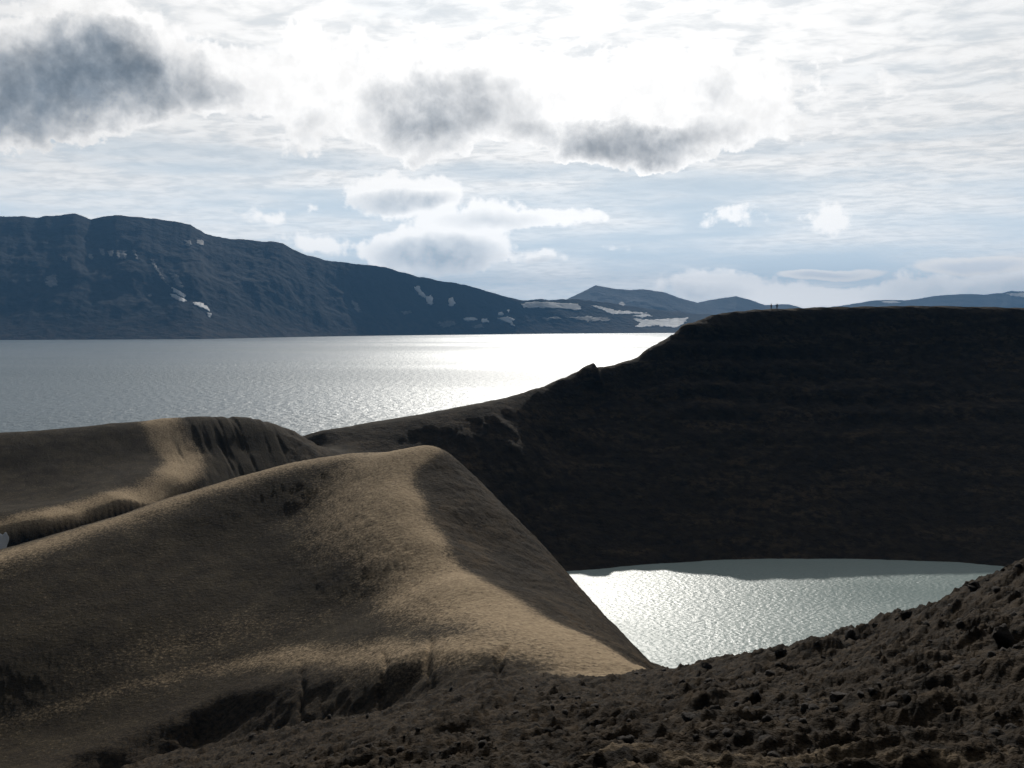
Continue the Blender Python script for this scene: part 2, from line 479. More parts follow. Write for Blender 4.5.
# relief
gd_ = poly_dist(GX, GY, gully[1:10]) + 2.0 * fbm(GX / 3, GY / 3, 4, 44)
n_lo = fbm(GX / 9, GY / 9, 4, 11)
n_mid = fbm(GX / 2.1, GY / 2.1, 4, 21)
clod = fbm(GX / 1.5, GY / 1.5, 6, 31, 0.62)
clod2 = fbm(GX / 0.45, GY / 0.45, 4, 33, 0.6, ridged=True)
ca, sa = math.cos(R(35)), math.sin(R(35))
rill = fbm((GX * ca + GY * sa) / 7.0, (-GX * sa + GY * ca) / 2.2, 4, 37, 0.55, ridged=True)
near_rough = np.maximum(m_near, sstep(gd_, 4.5, 1.2) * .75 * sstep(GX, 6, -2)) * sstep(RR, 1, 5)
Z += near_rough * (0.34 * clod * (0.35 + 0.65 * sstep(RR, 7, 16)) + 0.09 * (clod2 - .3) + 0.35 * (rill - .3) * sstep(RR, 9, 20) + 0.55 * fbm(GX / 5, GY / 5, 3, 35) + 0.30 * (fbm((GX + .5 * GY) / 4.0, (GY - .5 * GX) / 1.3, 5, 36, .55, ridged=True) - .3))
steep = sstep(SL, 16, 30)
Z += m_knoll * (0.30 * n_lo + 0.05 * n_mid * (1 + 2.0 * steep) + 0.05 * fbm(GX / .7, GY / .7, 3, 41) * (1 + steep) + 0.05 * fbm(GX / .28, GY / .28, 3, 42, .6) * (.4 + .8 * steep))
Z += m_back * fade * (0.3 * n_lo + 0.10 * n_mid)
cxk = np.interp(GY, [63, 69, 76, 85, 95.5, 105, 114.5, 122], [P(645, 668, 63)[0], P(585, 641, 69)[0], P(520, 614, 76)[0], P(455, 580, 85)[0], P(425, 540, 95.5)[0], P(405, 500, 105)[0], P(400, 468, 114.5)[0], P(430, 450, 122)[0]])
rf = m_knoll * sstep(GX - cxk, 1.5, 4.0)
Z += rf * (0.16 * fbm((GX * .75 - GY * .66) / .9, (GX * .66 + GY * .75) / 9, 4, 45, .6) + .05 * fbm(GX / .5, GY / .5, 3, 46))
# gully floor: broken edge and cracks running up the bench
gd = poly_dist(GX, GY, gully[1:10])
gn = 1.9 * fbm(GX / 6, GY / 6, 4, 43, .5)
far_bank = 1 - sstep(gd + gn, 0.8, 5.4)
near_bank = 1 - sstep(gd + gn, 1.0, 9.0)
gdep = 2.0 * sstep(GX, -75, -55) * (0.12 + 0.88 * (1 - sstep(GX, -9, 2)))
Z -= gdep * np.where(GY > g_y, far_bank, near_bank)
for pts in ([(428, 632, 73), (432, 645, 70.5), (427, 655, 68), (431, 672, 63)], [(384, 650, 73), (386, 662, 70), (381, 675, 67), (384, 690, 64)], [(300, 672, 79), (303, 690, 72), (300, 703, 68)], [(505, 655, 66), (498, 664, 63.5), (500, 672, 60)]):
    dd = poly_dist(GX + .35 * fbm(GX / .9, GY / .9, 3, 47), GY + .6 * fbm(GX / 1.2, GY / 1.2, 3, 48), [P(*q)[:2] for q in pts])
    Z -= 0.40 * np.exp(-(dd / 0.24) ** 2) * m_knoll * sstep(gd_, 13, 2)
stl = [P(*q)[:2] for q in ((-60, 540, 153), (10, 530, 155), (50, 517, 160), (100, 504, 169), (150, 490, 180), (192, 476, 191), (215, 468, 197))]
t_ = side_y(GX, stl) - GY + 2.4 * fbm(GX / 11, GY / 11, 2, 55, .4)
step_ = sstep(t_, -2.5, 3.5) * (1 - sstep(t_, 9, 17)) * sstep(GX, stl[-1][0], stl[-1][0] - 6) * sstep(RR, 125, 135) * fade * sstep(GX, -83, -75)
Z -= 4.6 * step_
# rills down the right flank of the back knoll
rk = np.array(P(228, 428, 221)); dx, dy = GX - rk[0], GY - rk[1]
ang = np.degrees(np.arctan2(dx + 12, dy + 16))
rmask = np.exp(-((GX - rk[0] - 4) / 9) ** 2 - ((GY - rk[1] + 6) / 14) ** 2)
Z -= 0.9 * rmask * sstep(fbm((dx * .80 + dy * .45) / 1.7, (-dx * .45 + dy * .8) / 30, 3, 53), -0.05, .5)
# far wall: ledges near the top, crags, talus fans
px_z = Z.copy()
drim = poly_dist(GX, GY, [P(*q)[:2] for q in far_rim])
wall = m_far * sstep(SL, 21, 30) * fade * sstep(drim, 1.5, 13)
crag = fbm(GX / 16, GY / 16, 5, 61, 0.58, ridged=True)
fan = fbm((GX + GY * 0.12) / 6.0, GY / 40, 4, 63, 0.55)
lv = Z + 2.2 * fbm(GX / 40, GY / 40, 3, 64)
stp = (lv / 6.0 - np.floor(lv / 6.0))
ledge = (sstep(stp, 0.15, 0.75) - stp) * 6.0
up = sstep(Z, -40, -18)
Z += wall * (1.5 * (crag - .45) * (0.35 + .65 * up) + 0.6 * fan + 0.4 * fbm(GX / 3, GY / 3, 3, 66))
Z += m_far * sstep(SL, 15, 26) * fade * sstep(RR, 330, 323) * up * 0.55 * ledge * sstep(GX, 25, 60)
Z += m_far * fade * (0.12 * n_mid + 0.25 * n_lo * (1 - wall))
# small outcrop on the far rim
o = P(588, 371, 295); ax_, ay_ = GX - o[0], GY - o[1]
bl_ = np.maximum(np.abs(ax_ - 0.6 + .3 * ay_) / 2.6, np.abs(ay_) / 4.0) + .25 * fbm(GX / 1.6, GY / 1.6, 3, 68)
Z += (1.5 + .12 * ax_) * (1 - sstep(bl_, .75, 1.25)) * sstep(ax_, -5, 2)

dr_, dt_, SL2 = slope_of(Z)
# ------------------------------------------------------------------ pale pumice (1) or dark scree (0)
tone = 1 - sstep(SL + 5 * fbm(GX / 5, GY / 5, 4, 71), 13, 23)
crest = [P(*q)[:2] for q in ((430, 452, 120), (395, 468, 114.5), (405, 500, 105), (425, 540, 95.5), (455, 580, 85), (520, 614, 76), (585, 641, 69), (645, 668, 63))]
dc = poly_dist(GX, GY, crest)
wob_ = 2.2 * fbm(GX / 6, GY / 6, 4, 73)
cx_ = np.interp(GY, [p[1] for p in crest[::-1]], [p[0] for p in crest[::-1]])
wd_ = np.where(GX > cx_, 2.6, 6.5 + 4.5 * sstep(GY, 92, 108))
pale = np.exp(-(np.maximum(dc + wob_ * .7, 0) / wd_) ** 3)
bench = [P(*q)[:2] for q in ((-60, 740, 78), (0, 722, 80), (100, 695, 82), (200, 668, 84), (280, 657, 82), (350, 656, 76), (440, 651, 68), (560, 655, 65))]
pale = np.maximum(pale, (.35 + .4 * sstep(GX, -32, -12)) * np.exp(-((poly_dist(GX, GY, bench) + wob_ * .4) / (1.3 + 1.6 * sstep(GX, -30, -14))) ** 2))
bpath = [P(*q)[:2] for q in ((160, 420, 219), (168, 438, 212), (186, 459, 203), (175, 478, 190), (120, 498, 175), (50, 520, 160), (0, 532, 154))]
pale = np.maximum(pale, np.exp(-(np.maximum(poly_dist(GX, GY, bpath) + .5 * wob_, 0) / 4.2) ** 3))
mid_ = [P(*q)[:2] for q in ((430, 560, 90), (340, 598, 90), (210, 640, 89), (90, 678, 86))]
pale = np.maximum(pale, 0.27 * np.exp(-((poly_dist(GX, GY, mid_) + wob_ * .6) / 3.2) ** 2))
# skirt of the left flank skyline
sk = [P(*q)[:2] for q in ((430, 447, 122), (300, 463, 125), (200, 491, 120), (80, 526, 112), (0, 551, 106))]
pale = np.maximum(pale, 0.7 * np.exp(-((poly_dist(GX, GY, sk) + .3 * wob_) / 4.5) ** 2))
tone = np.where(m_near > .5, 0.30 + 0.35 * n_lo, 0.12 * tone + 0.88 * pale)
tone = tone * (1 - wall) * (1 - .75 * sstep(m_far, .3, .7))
# trodden ledge at the viewer's feet
tone = np.maximum(tone, m_near * 0.62 * sstep(fbm(GX / 2.5, GY / 1.2, 4, 77) - .12 * (RR - 8.6), -0.15, 0.25))
tone = np.clip(tone, 0, 1)

# ------------------------------------------------------------------ make the land meshes
def tag(o, label=None, cat=None, group=None, kind=None):
    for k, v in (("label", label), ("category", cat), ("group", group), ("kind", kind)):
        if v:
            o[k] = v
    return o

nr, nt = RR.shape
# vertex normals of the whole land, so the pieces meet without a seam
P3 = np.stack([GX, GY, Z], -1)
du = np.gradient(P3, axis=0); dv = np.gradient(P3, axis=1)
N3 = np.cross(dv, du); N3 /= np.maximum(np.linalg.norm(N3, axis=-1, keepdims=True), 1e-9)
N3[N3[..., 2] < 0] *= -1

def grid_mesh(name, V, quads, mat, attrs=None, normals=None):
    used = np.unique(quads)
    remap = np.full(len(V), -1, np.int64); remap[used] = np.arange(len(used))
    q = remap[quads].astype(np.int32)
    me = bpy.data.meshes.new(name)
    me.vertices.add(len(used)); me.vertices.foreach_set("co", V[used].astype(np.float32).ravel())
    me.loops.add(q.size); me.loops.foreach_set("vertex_index", q.ravel())
    me.polygons.add(len(q))
    me.polygons.foreach_set("loop_start", np.arange(0, q.size, 4, dtype=np.int32))
    me.polygons.foreach_set("loop_total", np.full(len(q), 4, np.int32))
    me.polygons.foreach_set("use_smooth", np.ones(len(q), bool))
    me.update(calc_edges=True)
    for k, a in (attrs or {}).items():
        at = me.attributes.new(k, 'FLOAT', 'POINT')
        at.data.foreach_set("value", a.ravel()[used].astype(np.float32))
    if normals is not None:
        me.normals_split_custom_set_from_vertices(normals[used].astype(np.float32))
    me.materials.append(mat)
    ob = bpy.data.objects.new(name, me)
    COL.objects.link(ob)
    return ob

def land_material():
    m = bpy.data.materials.new("volcanic_ground"); m.use_nodes = True
    n = NT(m.node_tree)
    geo = n.new('ShaderNodeNewGeometry')
    pos = geo.outputs['Position']
    t = n.new('ShaderNodeAttribute', attribute_name='tone').outputs['Fac']
    nr_ = n.new('ShaderNodeAttribute', attribute_name='near').outputs['Fac']
    f1 = n.noise(pos, 0.35, 6, 0.6)
    f2 = n.noise(pos, 2.6, 6, 0.65)
    f3 = n.noise(n.mapping(pos, scale=(1, 1, 3)), 11.0, 4, 0.65)
    sp = n.noise(n.mapping(pos, scale=(1, 1.0, 2.2)), 3.4, 5, .72)
    tt = n.math('ADD', t, n.math('MULTIPLY', n.math('SUBTRACT', f2, 0.5), 0.55))
    tt = n.math('ADD', tt, n.math('MULTIPLY', n.math('SUBTRACT', sp, 0.53), 1.75))
    tt = n.math('ADD', tt, n.math('MULTIPLY', n.math('SUBTRACT', f1, 0.5), 0.30), clamp=True)
    tt = n.ramp(tt, 0.12, 0.95)
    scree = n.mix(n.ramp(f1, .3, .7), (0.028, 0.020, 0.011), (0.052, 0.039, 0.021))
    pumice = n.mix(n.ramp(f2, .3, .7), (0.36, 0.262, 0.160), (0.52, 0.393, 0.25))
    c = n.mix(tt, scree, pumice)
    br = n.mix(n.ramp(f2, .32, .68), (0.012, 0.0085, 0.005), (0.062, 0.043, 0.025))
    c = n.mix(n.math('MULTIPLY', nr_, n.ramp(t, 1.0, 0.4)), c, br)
    wl = n.new('ShaderNodeAttribute', attribute_name='wall').outputs['Fac']
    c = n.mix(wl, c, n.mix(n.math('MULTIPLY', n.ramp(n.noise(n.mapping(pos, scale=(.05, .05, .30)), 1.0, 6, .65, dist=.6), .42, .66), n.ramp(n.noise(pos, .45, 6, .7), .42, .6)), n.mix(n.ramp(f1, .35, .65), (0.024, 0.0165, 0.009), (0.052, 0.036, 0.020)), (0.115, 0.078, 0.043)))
    # dark stones
    v = n.new('ShaderNodeTexVoronoi', feature='F1'); v.inputs['Scale'].default_value = 1.9
    n.put(v.inputs['Vector'], n.vmath('ADD', pos, n.vmath('SCALE', n.noise(pos, 3, 2, color=True), .35)))
    st = n.math('MULTIPLY', n.ramp(v.outputs['Distance'], 0.30, 0.16), n.ramp(f1, .42, .58))
    c = n.mix(n.math('MULTIPLY', st, 0.55), c, (0.035, 0.030, 0.024))
    bs = n.new('ShaderNodeBsdfPrincipled')
    n.put(bs.inputs['Base Color'], c)
    bs.inputs['Roughness'].default_value = 0.95
    bs.inputs['Specular IOR Level'].default_value = 0.12
    b0 = n.new('ShaderNodeBump'); n.put(b0.inputs['Strength'], n.math('MULTIPLY', wl, 0.9)); b0.inputs['Distance'].default_value = 2.5
    n.put(b0.inputs['Height'], n.noise(pos, 0.28, 7, .68))
    b1 = n.new('ShaderNodeBump'); n.put(b1.inputs['Normal'], b0.outputs[0]); b1.inputs['Strength'].default_value = 0.9; b1.inputs['Distance'].default_value = 0.22
    n.put(b1.inputs['Height'], f2)
    b2 = n.new('ShaderNodeBump'); b2.inputs['Strength'].default_value = 0.8; b2.inputs['Distance'].default_value = 0.05
    n.put(b2.inputs['Height'], f3); n.put(b2.inputs['Normal'], b1.outputs[0])
    n.put(bs.inputs['Normal'], b2.outputs[0])
    out = n.new('ShaderNodeOutputMaterial')
    n.t.links.new(bs.outputs[0], out.inputs[0])
    return m
M_land = land_material()

idx = np.arange(nr * nt).reshape(nr, nt)
Q = np.stack([idx[:-1, :-1], idx[:-1, 1:], idx[1:, 1:], idx[1:, :-1]], -1)
reg = np.argmax(np.stack([m_near, m_knoll, m_back, m_far]), 0)
reg[RR > 640] = 0
qr = reg[:-1, :-1]
V = P3.reshape(-1, 3)
att = {"tone": tone, "near": np.maximum(m_near, np.maximum(.85 * sstep(gd_, 4.5, 1.2) * sstep(GX, 6, -2), .85 * sstep(gd_, 12, 4) * sstep(GX, -8, -16))) * sstep(RR, 92, 76), "wall": np.max([wall * (.65 + .35 * sstep(GX, -45, 10)), m_far * sstep(SL, 9, 18) * (.65 + .35 * sstep(GX, -45, 10)), .8 * rf, sstep(Z, -21, -27) * sstep(RR, 92, 100) * sstep(GX, -22, -12), (m_near > .5) * sstep(RR, 80, 90),  # near also darkens the gully bank: dark soil plus painted-in shade
               m_far * sstep(GX, 25, 60) * sstep(RR, 700, 600) * 0.9, sstep(step_, .05, .3)], axis=0)}  # last term: shade on the back knoll's step, darkened into the colour
for k, (nm, lb, ct) in enumerate((
        ("ground", "rough brown clod-strewn near slope of the crater rim, bottom right of the photo", "ground"),
        ("hill", "large smooth tan knoll with pale rounded crest and dark flanks, in front of the small lake", "hill"),
        ("hill", "smaller brown knoll with pale trodden crest and dark rills, in front of the big lake", "hill"),
        ("crater_wall", "tall shadowed crater wall with faint ledges behind the small milky lake", "crater wall"))):
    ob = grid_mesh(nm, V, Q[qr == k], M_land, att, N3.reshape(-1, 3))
    tag(ob, lb, ct, kind='structure')

# height lookup on the finished land
LOGR = np.log(rr)
def land_z(x, y):
    r, t = math.hypot(x, y), math.degrees(math.atan2(x, y))
    fi = np.interp(math.log(r), LOGR, np.arange(nr)); fj = np.interp(t, th, np.arange(nt))
    i, j = min(int(fi), nr - 2), min(int(fj), nt - 2)
    a, b = fi - i, fj - j
    return (Z[i, j] * (1 - a) + Z[i + 1, j] * a) * (1 - b) + (Z[i, j + 1] * (1 - a) + Z[i + 1, j + 1] * a) * b

# ------------------------------------------------------------------ water
def water(name, pts, z, mat, label, cat):
    bm = bmesh.new()
    bm.faces.new([bm.verts.new((x, y, z)) for x, y in pts])
    me = bpy.data.meshes.new(name); bm.to_mesh(me); bm.free()
    me.materials.append(mat)
    o = bpy.data.objects.new(name, me); COL.objects.link(o)
    return tag(o, label, cat, kind='structure')

def water_material(name, deep, rough, waves, wind, spec=0.5):
    m = bpy.data.materials.new(name); m.use_nodes = True
    n = NT(m.node_tree)
    pos = n.new('ShaderNodeNewGeometry').outputs['Position']
    bs = n.new('ShaderNodeBsdfPrincipled')
    bs.inputs['Base Color'].default_value = (*deep, 1)
    bs.inputs['IOR'].default_value = 1.333
    bs.inputs['Specular IOR Level'].default_value = spec
    nrm = None
    wd = n.noise(n.mapping(pos, scale=wind[1]), wind[0], 4, 0.55)
    calm = n.ramp(wd, 0.36, 0.60, wind[2], 1.0)
    n.put(bs.inputs['Roughness'], n.math('MULTIPLY', calm, rough))
    for sc, det, dist, st, stretch in waves:
        b = n.new('ShaderNodeBump')
        n.put(b.inputs['Strength'], n.math('MULTIPLY', calm, st))
        b.inputs['Distance'].default_value = dist
        n.put(b.inputs['Height'], n.noise(n.mapping(pos, scale=stretch), sc, det, 0.55))
        if nrm is not None:
            n.put(b.inputs['Normal'], nrm)
        nrm = b.outputs[0]
    n.put(bs.inputs['Normal'], nrm)
    out = n.new('ShaderNodeOutputMaterial')
    n.t.links.new(bs.outputs[0], out.inputs[0])
    return m

M_lake = water_material("lake_water", (0.035, 0.085, 0.120), 0.55,
                        [(0.17, 3, 2.1, 1.0, (1, 1, 1)), (0.6, 2, 0.6, 1.0, (1, 1, 1))], (0.0016, (0.25, 1, 1), 0.72), 1.0)
M_pond = water_material("milky_water", (0.17, 0.25, 0.24), 0.45,
                        [(1.25, 3, 0.27, 1.0, (0.8, 1.2, 1))], (0.02, (0.6, 1.2, 1), 0.8), 0.8)
water("lake", [(12000 * math.cos(R(a)), 12000 * math.sin(R(a))) for a in range(0, 360, 5)], LAKE_Z, M_lake,
      "wide grey-blue lake with bright sun glitter below the mountains", "lake")
water("crater_lake", [(82 + 100 * math.cos(R(a)), 186 + 75 * math.sin(R(a))) for a in range(0, 360, 5)], POND_Z, M_pond,
      "small milky turquoise lake glittering at the bottom of the crater", "lake")

# ------------------------------------------------------------------ mountains
def mountain_material(name, lo, hi_, red):
    m = bpy.data.materials.new(name); m.use_nodes = True
    n = NT(m.node_tree)
    pos = n.new('ShaderNodeNewGeometry').outputs['Position']
    f = n.noise(n.mapping(pos, scale=(1, 1, 0.5)), 0.006, 7, 0.62)
    g = n.noise(pos, 0.03, 5, 0.6)
    c = n.mix(n.ramp(f, .35, .65), lo, hi_)
    sp = n.new('ShaderNodeSeparateXYZ'); n.put(sp.inputs[0], pos)
    low = n.math('MULTIPLY', n.ramp(sp.outputs[2], 60, -50), n.ramp(g, .42, .62))
    c = n.mix(n.math('MULTIPLY', low, .7), c, red)
    bs = n.new('ShaderNodeBsdfPrincipled'); n.put(bs.inputs['Base Color'], c)
    bs.inputs['Roughness'].default_value = 0.95
    bs.inputs['Specular IOR Level'].default_value = 0.1
    b = n.new('ShaderNodeBump'); b.inputs['Distance'].default_value = 14; b.inputs['Strength'].default_value = 0.7
    n.put(b.inputs['Height'], g); n.put(bs.inputs['Normal'], b.outputs[0])
    out = n.new('ShaderNodeOutputMaterial'); n.t.links.new(bs.outputs[0], out.inputs[0])
    return m
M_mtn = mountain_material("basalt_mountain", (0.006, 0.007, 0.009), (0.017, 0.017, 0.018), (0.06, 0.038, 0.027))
M_far = mountain_material("haze_paled_mountain", (0.09, 0.10, 0.12), (0.13, 0.14, 0.16), (0.10, 0.11, 0.13))  # lighter base colour paints in part of the distance haze

def mountain(ridge, Yr, shore, seed, label, nu=700, nv=160, amp=1.0, bumps=1.0, mat=None):
    """ridge: skyline pixels; Yr, shore: (px, distance) lists of the crest and of the foot"""
    px = np.linspace(ridge[0][0], ridge[-1][0], nu)
    py = np.interp(px, [q[0] for q in ridge], [q[1] for q in ridge])
    py = py + bumps * 1.9 * fbm(px / 14, px * 0 + seed, 5, seed)
    yr = np.interp(px, [q[0] for q in Yr], [q[1] for q in Yr])
    ys = np.interp(px, [q[0] for q in shore], [q[1] for q in shore])
    top = np.array([P(a, b, c) for a, b, c in zip(px, py, yr)])
    dirx = (px - 512) / FOC
    vv = np.concatenate([np.linspace(-0.06, 1, nv - 40), 1 + np.linspace(0.02, 1.2, 40)])
    UU, VV = np.meshgrid(np.arange(nu), vv)
    Yg = ys[None] + (yr - ys)[None] * VV
    k = 1 / (math.cos(R(PITCH)))
    Xg = dirx[None] * Yg * (top[:, 0] / np.where(np.abs(dirx * yr) < 1e-6, 1e-6, dirx * yr))[None]
    h = top[:, 2] - LAKE_Z
    prof = np.where(VV <= 1, np.maximum(VV, -.2) ** 1.12 * np.sign(VV) if False else np.where(VV < 0, VV * .8, np.abs(VV) ** 1.12), 1 - (VV - 1) * 0.8)
    zz = LAKE_Z + h[None] * prof
    env = np.clip(1 - np.abs(VV * 2 - 1), 0, 1) ** 0.7
    L = 260.0
    gul = fbm((Xg + 0.25 * Yg) / L, Yg / (L * 2.6), 5, seed + 3, 0.55, ridged=True)
    blk = fbm(Xg / 420, Yg / 420, 5, seed + 9, 0.55)
    zz = zz + env * amp * (0.07 * gul + 0.09 * blk) * np.minimum(h[None], 420)
    V = np.stack([Xg, Yg, zz], -1).reshape(-1, 3)
    id_ = np.arange(len(vv) * nu).reshape(len(vv), nu)
    q = np.stack([id_[:-1, :-1], id_[:-1, 1:], id_[1:, 1:], id_[1:, :-1]], -1).reshape(-1, 4)
    o = grid_mesh("mountain", V, q, mat or M_mtn)
    tag(o, label, "mountain", kind='structure')
    bvh = BVHTree.FromPolygons([tuple(v) for v in V], [tuple(int(i) for i in f) for f in q])
    return o, bvh

mt_main, bvh_main = mountain(
    [(-420, 235), (-200, 224), (-60, 219), (0, 216), (40, 217), (62, 215), (75, 213), (90, 219), (115, 215), (150, 218), (190, 224), (205, 234), (225, 238), (250, 240), (283, 243), (300, 253), (325, 260), (340, 262), (385, 267), (420, 277), (470, 286),
     (500, 295), (520, 300), (575, 299), (610, 303), (650, 309), (700, 314), (780, 318), (900, 322)],
    [(-420, 4000), (0, 4350), (300, 4700), (520, 5300), (700, 6300), (900, 6600)], [(-420, 2900), (0, 3330), (200, 3500), (430, 4650), (560, 5100), (680, 5450), (900, 5500)], 101,
    "long dark blue-brown mountain with snow patches across the big lake", nu=900, nv=220)
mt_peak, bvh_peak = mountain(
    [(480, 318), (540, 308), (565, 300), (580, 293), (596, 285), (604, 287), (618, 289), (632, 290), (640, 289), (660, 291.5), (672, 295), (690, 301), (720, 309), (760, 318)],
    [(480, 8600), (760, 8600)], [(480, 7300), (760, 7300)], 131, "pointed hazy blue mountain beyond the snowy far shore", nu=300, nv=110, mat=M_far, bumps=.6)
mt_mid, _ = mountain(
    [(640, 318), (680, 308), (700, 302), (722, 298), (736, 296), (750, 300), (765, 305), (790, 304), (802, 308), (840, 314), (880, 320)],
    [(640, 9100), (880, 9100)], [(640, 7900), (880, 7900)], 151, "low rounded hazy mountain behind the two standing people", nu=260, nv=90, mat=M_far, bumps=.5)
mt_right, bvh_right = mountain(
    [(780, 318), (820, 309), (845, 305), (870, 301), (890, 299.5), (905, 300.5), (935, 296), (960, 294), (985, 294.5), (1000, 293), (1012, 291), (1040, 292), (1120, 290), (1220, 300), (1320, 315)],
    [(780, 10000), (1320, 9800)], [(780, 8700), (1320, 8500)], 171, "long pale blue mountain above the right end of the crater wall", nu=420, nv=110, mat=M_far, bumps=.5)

# ------------------------------------------------------------------ snow lying on the mountains
def snow_material(name, a, b):
    m = bpy.data.materials.new(name); m.use_nodes = True
    n = NT(m.node_tree)
    pos = n.new('ShaderNodeNewGeometry').outputs['Position']
    bs = n.new('ShaderNodeBsdfPrincipled')
    n.put(bs.inputs['Base Color'], n.mix(n.ramp(n.noise(pos, 0.03, 5, .6), .35, .65), a, b))
    bs.inputs['Roughness'].default_value = 0.7
    out = n.new('ShaderNodeOutputMaterial'); n.t.links.new(bs.outputs[0], out.inputs[0])
    return m
M_snow = snow_material("old_snow", (0.70, 0.70, 0.69), (0.86, 0.86, 0.86))
M_dirty = snow_material("dirty_snow", (0.035, 0.037, 0.04), (0.09, 0.09, 0.092))

def in_poly(x, y, poly):
    ins = np.zeros(x.shape, bool)
    j = len(poly) - 1
    for i in range(len(poly)):
        xi, yi = poly[i]; xj, yj = poly[j]
        ins ^= ((yi > y) != (yj > y)) & (x < (xj - xi) * (y - yi) / (yj - yi + 1e-12) + xi)
        j = i
    return ins

def snow_patch(poly, parent, bvh, mat, rough=0.8, step=0.3, seed=0, label=None):
    xs = np.arange(min(p[0] for p in poly) - 2, max(p[0] for p in poly) + 2, step)
    ys = np.arange(min(p[1] for p in poly) - 2, max(p[1] for p in poly) + 2, step * .6)
    X, Y = np.meshgrid(xs, ys)
    ins = in_poly(X + rough * 3.6 * fbm(X / 5, Y / 2.0, 5, seed + 1, .65), Y + rough * 2.2 * fbm(X / 5, Y / 2.0, 5, seed + 5, .65), poly)
    bm = bmesh.new(); vs = {}
    for i, j in zip(*np.nonzero(ins)):
        dv = Vector(pix_dir(X[i, j], Y[i, j])).normalized()
        hit = bvh.ray_cast(Vector((0, 0, 0)), dv)
        if hit[0] is not None:
            nn = hit[1] if hit[1].z > 0 else -hit[1]
            vs[i, j] = bm.verts.new(hit[0] + nn * 2.0)
    for (i, j), v in vs.items():
        c4 = [vs.get(k) for k in ((i, j), (i, j + 1), (i + 1, j + 1), (i + 1, j))]
        if all(c4):
            if (c4[0].co - c4[3].co).length < 160:
                bm.faces.new(c4)
    # rim down into the slope so that the patch has thickness
    be = [e for e in bm.edges if len(e.link_faces) == 1]
    if not bm.faces:
        bm.free(); return
    ext = bmesh.ops.extrude_edge_only(bm, edges=be)
    for v in ext['geom']:
        if isinstance(v, bmesh.types.BMVert):
            v.co.z -= 5
    for v in [v for v in bm.verts if not v.link_faces]:
        bm.verts.remove(v)
    bmesh.ops.recalc_face_normals(bm, faces=bm.faces)
    me = bpy.data.meshes.new("snow_patch"); bm.to_mesh(me); bm.free()
    for p in me.polygons:
        p.use_smooth = True
    me.materials.append(mat)
    o = bpy.data.objects.new("snow_patch", me); COL.objects.link(o); o.parent = parent
    if label:
        o["label"] = label

SNOW = [
    [(414, 287), (419, 286), (422, 291), (426, 296), (424, 298), (418, 294)],
    [(425, 297), (431, 295), (433, 299), (432, 305), (427, 304)],
    [(448, 299), (453, 297), (455, 303), (453, 307), (449, 306)],
    [(521, 304), (535, 302), (560, 303), (578, 304), (582, 309), (576, 311), (568, 309), (545, 308), (524, 308)],
    [(589, 305), (602, 307), (612, 310), (645, 313), (652, 314), (612, 314.5), (604, 311)],
    [(632, 319), (650, 320), (668, 319), (688, 318), (684, 324), (676, 328), (655, 326), (634, 328), (640, 323)],
    [(632, 316), (642, 314.5), (654, 316), (640, 318)],
    [(497, 318), (508, 317), (515, 319), (512, 322), (516, 327), (508, 323)],
    [(480, 319), (487, 319), (489, 322), (483, 323)], [(462, 318), (475, 317.5), (477, 320), (466, 321)], [(498, 312.5), (503, 312), (503, 315), (498, 315)], [(506, 310), (510, 310), (509, 313)],
    [(171, 287), (178, 290), (186, 296), (184, 298), (174, 292)], [(170, 293.5), (178, 296), (188, 301), (182, 302), (172, 297)],
    [(191, 303), (200, 302), (208, 307), (211, 312), (204, 309)], [(207, 312), (211, 314), (211, 318), (208, 316)],
]
DIRTY = [
    [(184, 241), (191, 240), (192, 246), (187, 247)],
    [(149, 259), (153, 259), (160, 272), (168, 284), (172, 289), (164, 282), (156, 272)], [(168, 272), (178, 275), (182, 284), (186, 293), (176, 285)],
    [(438, 322), (452, 321.5), (457, 323), (450, 327), (442, 328)], [(540, 318), (556, 317), (562, 319), (546, 321)], [(566, 318), (585, 316.5), (608, 318), (612, 321), (588, 322)],
    [(46, 276), (57, 275), (58, 285), (52, 288), (45, 285)], [(62, 257), (67, 256), (68, 262), (63, 262)], [(87, 255), (92, 254), (94, 260), (90, 260)], [(99, 249), (104, 249), (105, 256), (101, 256)],
    [(107, 251), (113, 250), (114, 258), (109, 257)], [(115, 251), (126, 251), (126, 260), (118, 259)], [(132, 250), (136, 250), (139, 261), (135, 258)], [(195, 240), (202, 240), (203, 245), (197, 245)],
    [(146, 295), (153, 294), (152, 297), (147, 297)], [(350, 300), (358, 303), (361, 313), (356, 313)],
    [(400, 312), (410, 311), (414, 313), (404, 315)], [(470, 326), (482, 325), (486, 328), (474, 329)],
]
for i, p in enumerate(SNOW):
    snow_patch(p, mt_main, bvh_main, M_snow, 0.8, 0.35, 200 + 7 * i)
for i, p in enumerate(DIRTY):
    snow_patch(p, mt_main, bvh_main, M_dirty, 1.2, 0.45, 400 + 7 * i, "faint dirty snow patch")
snow_patch([(1006, 294), (1022, 292.5), (1034, 293), (1030, 298), (1014, 297)], mt_right, bvh_right, M_snow, .6, .4, 611)
snow_patch([(880, 302), (893, 300.5), (902, 303), (888, 304)], mt_right, bvh_right, M_snow, .6, .4, 617)
snow_patch([(618, 304), (622, 301), (626, 305), (622, 307)], mt_peak, bvh_peak, M_dirty, .6, .4, 619)

